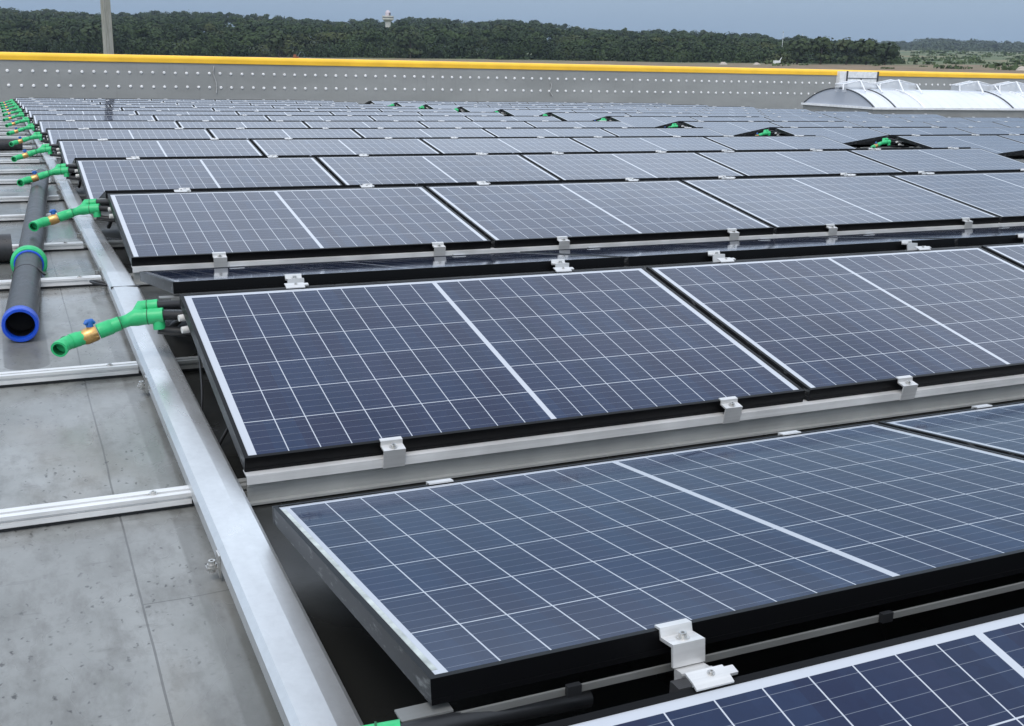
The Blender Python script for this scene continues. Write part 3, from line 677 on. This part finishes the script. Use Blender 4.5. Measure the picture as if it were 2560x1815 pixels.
# ------------------------------------------------------------------ pole behind the wall
e = tag(empty('utility_pole', (3.46, 42, -9)), 'tall weathered grey pole standing behind the left part of the wall', 'pole')
mb = MB(); hh = 19.5
V = []
for z, w in ((0, .17), (hh, .105)):
    for sx, sy in ((-1, -1), (1, -1), (1, 1), (-1, 1)):
        V += [(sx * w, sy * w * .75, z)] if False else [(sx * w, sy * w, z)]
c_, s_ = math.cos(.35), math.sin(.35); V = [(x * c_ - y * s_, x * s_ + y * c_, z) for x, y, z in V]
mb.quads(V, [(0, 1, 5, 4), (1, 2, 6, 5), (2, 3, 7, 6), (3, 0, 4, 7), (4, 5, 6, 7)]); mb.build('shaft', M['pole'], e)
mb = MB(); mb.box(-.17, .17, -.17, .17, hh + .003, hh + .06); mb.build('top_cap', M['alu_dull'], e)
mb = MB(); mb.box(-.45, .45, -.45, .45, -.3, .12); mb.build('footing', M['concrete'], e)

# ------------------------------------------------------------------ landscape
SKYLINE = [(-12, .029), (-2.161, 0.02915), (0.537, 0.02971), (1.64, 0.02774), (3.346, 0.02816), (5.285, 0.02728), (6.882, 0.02964), (8.302, 0.03189), (9.322, 0.03142), (10.351, 0.03023), (12.444, 0.02993), (13.29, 0.02894), (14.57, 0.02814), (15.861, 0.02733), (16.728, 0.02848), (17.208, 0.03164), (17.707, 0.02822), (18.253, 0.027), (18.581, 0.02863), (18.91, 0.03135), (19.787, 0.0325), (21.106, 0.03199), (22.432, 0.02925), (23.314, 0.03148), (24.197, 0.03259), (25.082, 0.03221), (26.413, 0.02979), (27.522, 0.02801), (28.41, 0.02576), (29.511, 0.02581), (30.391, 0.0254), (31.7, 0.02661), (33.224, 0.02605), (34.301, 0.02679), (35.168, 0.02489), (36.452, 0.02387), (37.316, 0.02053), (38.138, 0.02442), (38.983, 0.02253), (39.616, 0.02058), (40.645, 0.02092), (41.669, 0.02018), (42.289, 0.01789), (42.853, 0.01454)]
WOODBASE = [(-12, -.0065), (-2.363, -0.00576), (0.361, -0.00497), (8.198, -0.0024), (13.455, -0.00092), (21.121, 0.00117), (32.218, 0.00313), (37.397, 0.00378), (42.909, 0.00566), (48.578, 0.00689), (53.909, 0.00768)]
FARBASE = [(-2.319, 0.00194), (21.116, 0.01125), (34.349, 0.01507), (42.7, 0.01661), (45.463, 0.01683), (48.338, 0.0164), (53.823, 0.01746)]
FARSKY = [(27.759, 0.02069), (32.156, 0.02089), (35.18, 0.02197), (37.091, 0.02335), (38.136, 0.02478), (39.179, 0.02475), (39.605, 0.02273), (40.632, 0.02306), (41.643, 0.02444), (42.647, 0.02509), (43.441, 0.02567), (44.22, 0.02729), (44.804, 0.02779), (46.164, 0.02676), (47.124, 0.02563), (48.268, 0.02559), (60, 0.02682)]
def tab(T, a): return float(np.interp(a, [q[0] for q in T], [q[1] for q in T]))
def ground_z(az, r):
    """gently rising land: 10 m below the roof near the building, higher far off to the right"""
    wb = tab(WOODBASE, az); fb = tab(FARBASE, az)
    zs = [(0, -9.0), (90, -9.0), (200, CAM.z + 200 * wb - 3.2), (420, CAM.z + 420 * wb), (600, CAM.z + 600 * (wb * .72 + fb * .28)), (1300, CAM.z + 1300 * fb), (2600, CAM.z + 2600 * (fb + .001)), (6000, CAM.z + 6000 * (fb + .001))]
    return float(np.interp(r, [q[0] for q in zs], [q[1] for q in zs]))
def polar(az, r, z): return (CAM.x + r * math.sin(R(az)), CAM.y + r * math.cos(R(az)), z)
mb = MB(); AZ = [-180, -120, -80, -50, -30, -15] + list(np.arange(-8, 62.1, 1.0)) + [75, 95, 120, 150, 180]; RR = [2, 90, 150, 200, 260, 320, 370, 420, 470, 530, 600, 750, 950, 1300, 1700, 2600, 4000, 6000]
V = [polar(a, r, ground_z(a, r)) for r in RR for a in AZ]; n = len(AZ)
F = [(i * n + j, i * n + j + 1, (i + 1) * n + j + 1, (i + 1) * n + j)[::-1] for i in range(len(RR) - 1) for j in range(n - 1)]
mb.quads(V, F, 0, True); tag(mb.build('ground', M['ground']), kind='structure')

nrng = np.random.default_rng(5)
TINT = []
def crown_faces(c, rx, rz, nq, qs, lobes=6, tint=None):
    """leaf clumps: small quads spread through several lobes of a crown; returns (n*4,3) vertices"""
    L = nrng.normal(size=(lobes, 3)); L /= np.linalg.norm(L, axis=1)[:, None]; L[:, 2] = np.abs(L[:, 2]) * .9 - .25
    lc = L * .52 * np.array([rx, rx, rz]); lr = nrng.uniform(.38, .62, lobes)
    idx = nrng.integers(0, lobes, nq); d = nrng.normal(size=(nq, 3)); d /= np.linalg.norm(d, axis=1)[:, None]
    rad = nrng.uniform(.72, 1.06, nq)[:, None]
    p = np.array(c) + lc[idx] + d * rad * lr[idx][:, None] * np.array([rx, rx, rz])
    t = nrng.normal(size=(nq, 3)) ; nrm = d + nrng.normal(size=(nq, 3)) * .22; nrm[:, 2] += .25; nrm /= np.linalg.norm(nrm, axis=1)[:, None]
    u = np.cross(nrm, t); u /= np.linalg.norm(u, axis=1)[:, None]; w = np.cross(nrm, u)
    s = qs * nrng.uniform(.6, 1.25, nq)[:, None]
    q = np.stack([p + u * s, p + w * s * .8, p - u * s, p - w * s * .8], 1)
    TINT.append(np.full(nq * 4, nrng.random(), np.float32) if tint is None else np.full(nq * 4, tint, np.float32))
    return q.reshape(-1, 3)
def fast_mesh(name, V):
    n = len(V); me = bpy.data.meshes.new(name); me.vertices.add(n); me.vertices.foreach_set('co', V.astype(np.float32).ravel())
    me.loops.add(n); me.loops.foreach_set('vertex_index', np.arange(n, dtype=np.int32)); me.polygons.add(n // 4); me.polygons.foreach_set('loop_start', np.arange(0, n, 4, dtype=np.int32)); me.polygons.foreach_set('loop_total', np.full(n // 4, 4, np.int32)); me.update(calc_edges=True)
    at = me.attributes.new('tint', 'FLOAT', 'POINT'); at.data.foreach_set('value', np.concatenate(TINT)); TINT.clear(); return me
# the wood on its rising slope: a mass nobody could count
chunks = []; RL = [424, 446, 470, 500, 540, 590, 650, 720, 810, 910, 1020]; LAY = len(RL)
for j in range(LAY):
    f = (j / (LAY - 1)) ** .9; r0 = RL[j]; az = -6.0 + rnd.random()
    while az < 42.75:
        r = r0 + rnd.uniform(-12, 12)
        sz = rnd.choice((.6, .75, .9, 1.1, 1.4)) * rnd.uniform(.9, 1.1); rx = 5.4 * sz
        sky_e = tab(SKYLINE, az); base_e = tab(WOODBASE, az); front_e = base_e + min(.0185, (sky_e - base_e) * .62)
        top = CAM.z + r * (front_e + (sky_e - front_e) * f) + rnd.uniform(-1.5, .8) * (1 if j else 1.3) + 1.2 + 2.8 * f
        if j < 2: top = min(top, CAM.z + r * sky_e + 1)
        low = CAM.z + r * base_e - 3.5 if j == 0 else top - 11
        rz = (top - max(low, top - 14)) * .5 if j == 0 else rx * rnd.uniform(.72, .95)
        if az > 41 and j > 4: az += .6; continue
        x, y, z = polar(az, r, top - rz)
        if j == 0:
            chunks.append(crown_faces((x, y, z - rz * .15), rx * 1.05, rz * 1.1, 620, .52, 9))
            chunks.append(crown_faces((x, y - 3, low + 3.0), rx * .8, 2.6, 70, .6, 5))
        else: chunks.append(crown_faces((x, y, z), rx, rz, 380 if j < 5 else 260, .62 if j < 5 else .8, 8))
        az += math.degrees(rx * .95 / r) * rnd.uniform(.7, 1.25)
woods = link('woodland', fast_mesh('woodland', np.concatenate(chunks))); woods.data.materials.append(M['leaf']); tag(woods, kind='stuff')
# dark soil and undergrowth slope inside the wood
mb = MB(); AZ2 = list(np.arange(-7, 42.6, .5)); n = len(AZ2)
RW = [432, 470, 560, 700, 900, 1060]
V = []
for q, r in enumerate(RW):
    for a in AZ2:
        se, be = tab(SKYLINE, a), tab(WOODBASE, a); f = q / (len(RW) - 1); V.append(polar(a, r, CAM.z + r * (be + (se - be) * (.05 + .80 * f)) - (10 if q > 1 else 1) * (1 if q else 0)))
mb.quads(V, [(i * n + j, i * n + j + 1, (i + 1) * n + j + 1, (i + 1) * n + j)[::-1] for i in range(len(RW) - 1) for j in range(n - 1)], 0, True)
tag(mb.build('hill', M['leaf']), kind='structure')
# distant wooded ridge on the right
chunks = []
for j in range(8):
    f = j / 7; r0 = 1250 + 90 * j; az = 26.5
    while az < 60:
        r = r0 + rnd.uniform(-40, 40); fb, fs = tab(FARBASE, az), tab(FARSKY, az)
        e0 = fb - .001; top = CAM.z + r * (e0 + (fs - e0) * (.22 + .78 * f)) + rnd.uniform(-3, .5); sz = rnd.uniform(.8, 1.5)
        if rnd.random() < (.85 if j < 2 else 1): chunks.append(crown_faces(polar(az, r, top - 5), 8.5 * sz, 5.5, 80, 2.0, 6))
        az += math.degrees(8 * sz / r) * rnd.uniform(.7, 1.3)
fw = link('distant_woods', fast_mesh('distant_woods', np.concatenate(chunks))); fw.data.materials.append(M['leaf_far']); tag(fw, kind='stuff')
mb = MB(); AZ3 = list(np.arange(26, 62, 1.0)); n = len(AZ3); V = []
for r, f, dz in ((1230, 0, -1), (1500, .45, -6), (1880, .93, -8), (2300, .9, -14)):
    for a in AZ3: fb, fs = tab(FARBASE, a), tab(FARSKY, a); V.append(polar(a, r, CAM.z + r * (fb + (fs - fb) * f) + dz))
mb.quads(V, [(i * n + j, i * n + j + 1, (i + 1) * n + j + 1, (i + 1) * n + j)[::-1] for i in range(3) for j in range(n - 1)], 0, True)
tag(mb.build('far_hill', M['leaf_far']), kind='structure')
# scrub on the open field
chunks = []
for q in range(260):
    az = rnd.uniform(36, 58); r = rnd.uniform(330, 1150)
    if az < 43.5 and r > 405: continue
    s = rnd.uniform(.4, 1.3) * (1 + r / 900); chunks.append(crown_faces(polar(az, r, ground_z(az, r) + .2 * s), 3.6 * s, .55 * s, 22, .55 * s, 4))
sc = link('field_scrub', fast_mesh('field_scrub', np.concatenate(chunks))); sc.data.materials.append(make_foliage('scrub', (.05, .075, .03), (.085, .115, .048), .02)); tag(sc, kind='stuff')

# trees one can tell apart along the front of the wood
def tree(az, r, h, rx, label, crown_bias=.55, conifer=False):
    zb = ground_z(az, r); x, y, _ = polar(az, r, 0); e = tag(empty('tree', (x, y, zb)), label, 'tree', 'trees along the front of the wood')
    mb = MB(); mb.tube([(0, 0, -1), (.1, 0, h * .35), (.2, .1, h * .7)], [.38, .28, .12], 7)
    for q in range(5):
        a = q * 1.3; mb.tube([(.1, 0, h * (.25 + .07 * q)), (math.cos(a) * rx * .6, math.sin(a) * rx * .6, h * (.45 + .08 * q))], [.14, .05], 5)
    mb.build('trunk', M['bark'], e)
    if conifer: Vc = np.concatenate([crown_faces((0, 0, h * (.25 + .09 * q)), rx * (1 - q * .11), h * .10, 60, .7, 4) for q in range(8)])
    else: Vc = np.concatenate([crown_faces((0, 0, h * .56), rx, h * .46, 420, .75, 10), crown_faces((0, 0, h * .22), rx * .85, h * .22, 120, .75, 6)])
    c = link('crown', fast_mesh('crown', Vc), e); c.data.materials.append(M['leaf_tree'])
TREES = [(4.4, 418, 12, 5.5, 'pale green rounded tree just left of the pole, front of the wood'), (12.9, 412, 10, 4.5, 'rounded tree at the wood edge above the tiny orange excavator'),
         (19.3, 415, 11, 6, 'lighter green broad tree at the wood edge below the white tower'), (38.3, 404, 9.5, 5.2, 'bushy tree just right of the white trailer, front of the wood'),
         (39.4, 402, 10, 5.0, 'dark tree at right of the bushy tree by the trailer'), (40.6, 400, 9, 4.6, 'third tree from the right end of the wood'),
         (41.5, 400, 9, 4.4, 'second tree from the right end of the wood'), (42.35, 398, 8, 4.2, 'last tree at the right end of the wood beside the open field')]
for t in TREES: tree(*t)
a_, r_ = 29.916, 640; zt = CAM.z + r_ * .0304
e = tag(empty('tree', polar(a_, r_, zt - 15)), 'dark pointed conifer poking above the middle of the wood', 'tree', 'trees along the front of the wood')
mb = MB(); mb.tube([(0, 0, 0), (0, 0, 14)], [.4, .05], 6); mb.build('trunk', M['bark'], e)
c = link('crown', fast_mesh('crown', np.concatenate([crown_faces((0, 0, 4.5 + 1.35 * q), 4.4 - q * .5, 1.5, 60, .7, 4) for q in range(8)])), e); c.data.materials.append(M['leaf_tree'])

# white tower above the trees
r_ = 730; bx, by, _ = polar(18.21, r_, 0); zz = lambda e_: CAM.z + r_ * e_
e = tag(empty('tower', (bx, by, -5)), 'white round tower with a domed top rising above the trees', 'tower')
def lathe(prof, n=24):
    mb = MB(); V = [(r * math.cos(2 * math.pi * k / n), r * math.sin(2 * math.pi * k / n), z + 5) for r, z in prof for k in range(n)]
    mb.quads(V, [(i * n + k, i * n + (k + 1) % n, (i + 1) * n + (k + 1) % n, (i + 1) * n + k) for i in range(len(prof) - 1) for k in range(n)], 0, False); return mb
M['tower'] = plain('tower_beige', (.62, .60, .53), .6, 0, .1, .3)
lathe([(1.7, -5), (1.7, zz(.0300)), (2.0, zz(.0306)), (3.6, zz(.0322)), (3.7, zz(.0335)), (0, zz(.0335))]).build('shaft', M['tower'], e)
lathe([(3.45, zz(.0336)), (3.45, zz(.0342)), (0, zz(.0342))]).build('window_band', M['rib'], e)
lathe([(3.7, zz(.03421)), (3.7, zz(.0352)), (0, zz(.0352))]).build('deck', M['tower'], e)
lathe([(1.7, zz(.03521)), (1.7, zz(.0378)), (1.3, zz(.0388)), (.8, zz(.0398)), (0, zz(.0400))]).build('dome', plain('dome_white', (.52, .46, .50), .5), e)
mb = MB(); mb.box(.3, 1.1, -2.0, -1.6, zz(.0355) + 5, zz(.0378) + 5); mb.box(-.7, 1.5, -2.4, -2.0, zz(.0317) + 5, zz(.0325) + 5); mb.build('opening', M['rib'], e)

# small things out on the field
a_, r_ = 13.7, 385; z_ = ground_z(a_, r_)
e = tag(empty('excavator', polar(a_, r_, z_ - .3)), 'tiny orange excavator with raised arm in front of the wood', 'excavator')
mb = MB(); mb.box(-1.6, 1.6, -1.2, -.7, 0, .8); mb.box(-1.6, 1.6, .7, 1.2, 0, .8); mb.build('track', M['rib'], e)
mb = MB(); mb.box(-1.3, 1.5, -1.1, 1.1, .82, 1.7); mb.box(-1.2, .1, -1.0, .1, 1.71, 2.7); mb.build('body', plain('excavator_orange', (.30, .09, .035), .6), e)
mb = MB(); mb.tube([(1.2, .4, 1.6), (2.9, .4, 4.2), (4.4, .4, 3.6)], [.25, .22, .18], 6); mb.tube([(4.4, .4, 3.7), (4.9, .4, 1.9)], [.18, .12], 6); mb.box(4.5, 5.3, 0, .8, 1.2, 1.9); mb.build('arm', plain('excavator_arm', (.06, .10, .10), .5), e)
e.scale = (.62, .62, .62)
a_, r_ = 37.35, 388; z_ = ground_z(a_, r_)
e = tag(empty('trailer', polar(a_, r_, z_)), 'white trailer with a slanted boom parked at the wood edge', 'trailer')
mb = MB(); mb.box(-1.8, 1.8, -.9, .9, .7, 2.3); mb.build('body', M['white_metal'], e)
mb = MB(); mb.tube([(1.6, -.3, 2.3), (2.9, -.3, 4.0)], .16, 6); mb.build('boom', M['white_metal'], e)
for x in (-1.0, 1.0):
    mb = MB(); mb.tube([(x, -1.0, .45), (x, -.75, .45)], .45, 14); mb.tube([(x, .75, .45), (x, 1.0, .45)], .45, 14); mb.build('wheel', M['rib'], e)
e.scale = (.6, .6, .6)
for i, (a_, r_, s, lab) in enumerate([(34.8, 380, .8, 'pale rubble heap left of the white trailer on the field'), (36.4, 384, .7, 'small pale rubble heap right beside the white trailer'), (48.35, 330, 1.0, 'pale rubble heap at the right picture edge above the coping')]):
    mb = MB(); Vr = []
    for q in range(5):
        rr, zq = (1.6, 1.2, .9, .45, 0)[q] * s, (0, .4, .8, 1.05, 1.15)[q] * s
        for k in range(9): Vr.append((rr * 1.4 * math.cos(k * .698) * rnd.uniform(.8, 1.2), rr * math.sin(k * .698) * rnd.uniform(.8, 1.2), zq * rnd.uniform(.85, 1.1)))
    mb.quads(Vr, [(a * 9 + k, a * 9 + (k + 1) % 9, (a + 1) * 9 + (k + 1) % 9, (a + 1) * 9 + k) for a in range(4) for k in range(9)]); o = mb.build('rubble_heap', plain('rubble', (.42, .37, .32), .9)); o.location = polar(a_, r_, ground_z(a_, r_) - .1)
    tag(o, lab, 'rubble heap', 'rubble heaps on the field')
for a_, e0, e1, r_, w, lab in ((37.54, .006, .0305, 470, .09, 'thin white mast rising beside the white trailer'), (38.45, .015, .0288, 1200, .2, 'faint thin mast on the far hills, right of the white mast')):
    z0_ = CAM.z + r_ * e0; mb = MB(); h = r_ * (e1 - e0); o0 = empty('mast', polar(a_, r_, z0_)); tag(o0, lab, 'mast')
    mb.tube([(0, 0, 0), (0, 0, h)], [w * 1.4, w * .7], 6); mb.build('shaft', M['white_metal'], o0)
    mb = MB(); mb.box(-w * 2.2, w * 2.2, -.1, .1, h * .93, h * .97); mb.build('antenna', M['alu_dull'], o0)

# ------------------------------------------------------------------ air between the roof and the far hills
hz = MB(); hz.box(-2600, 2800, -700, 2900, -14, 190)
hb = bpy.data.materials.new('haze'); hb.use_nodes = True; ht = hb.node_tree; ht.nodes.clear()
pv = nn(ht, 'ShaderNodeVolumePrincipled'); pv.inputs['Color'].default_value = (.70, .82, .96, 1); pv.inputs['Density'].default_value = .00013; pv.inputs['Anisotropy'].default_value = .2
ho = nn(ht, 'ShaderNodeOutputMaterial'); ht.links.new(pv.outputs[0], ho.inputs['Volume'])
tag(hz.build('haze', hb), kind='stuff')
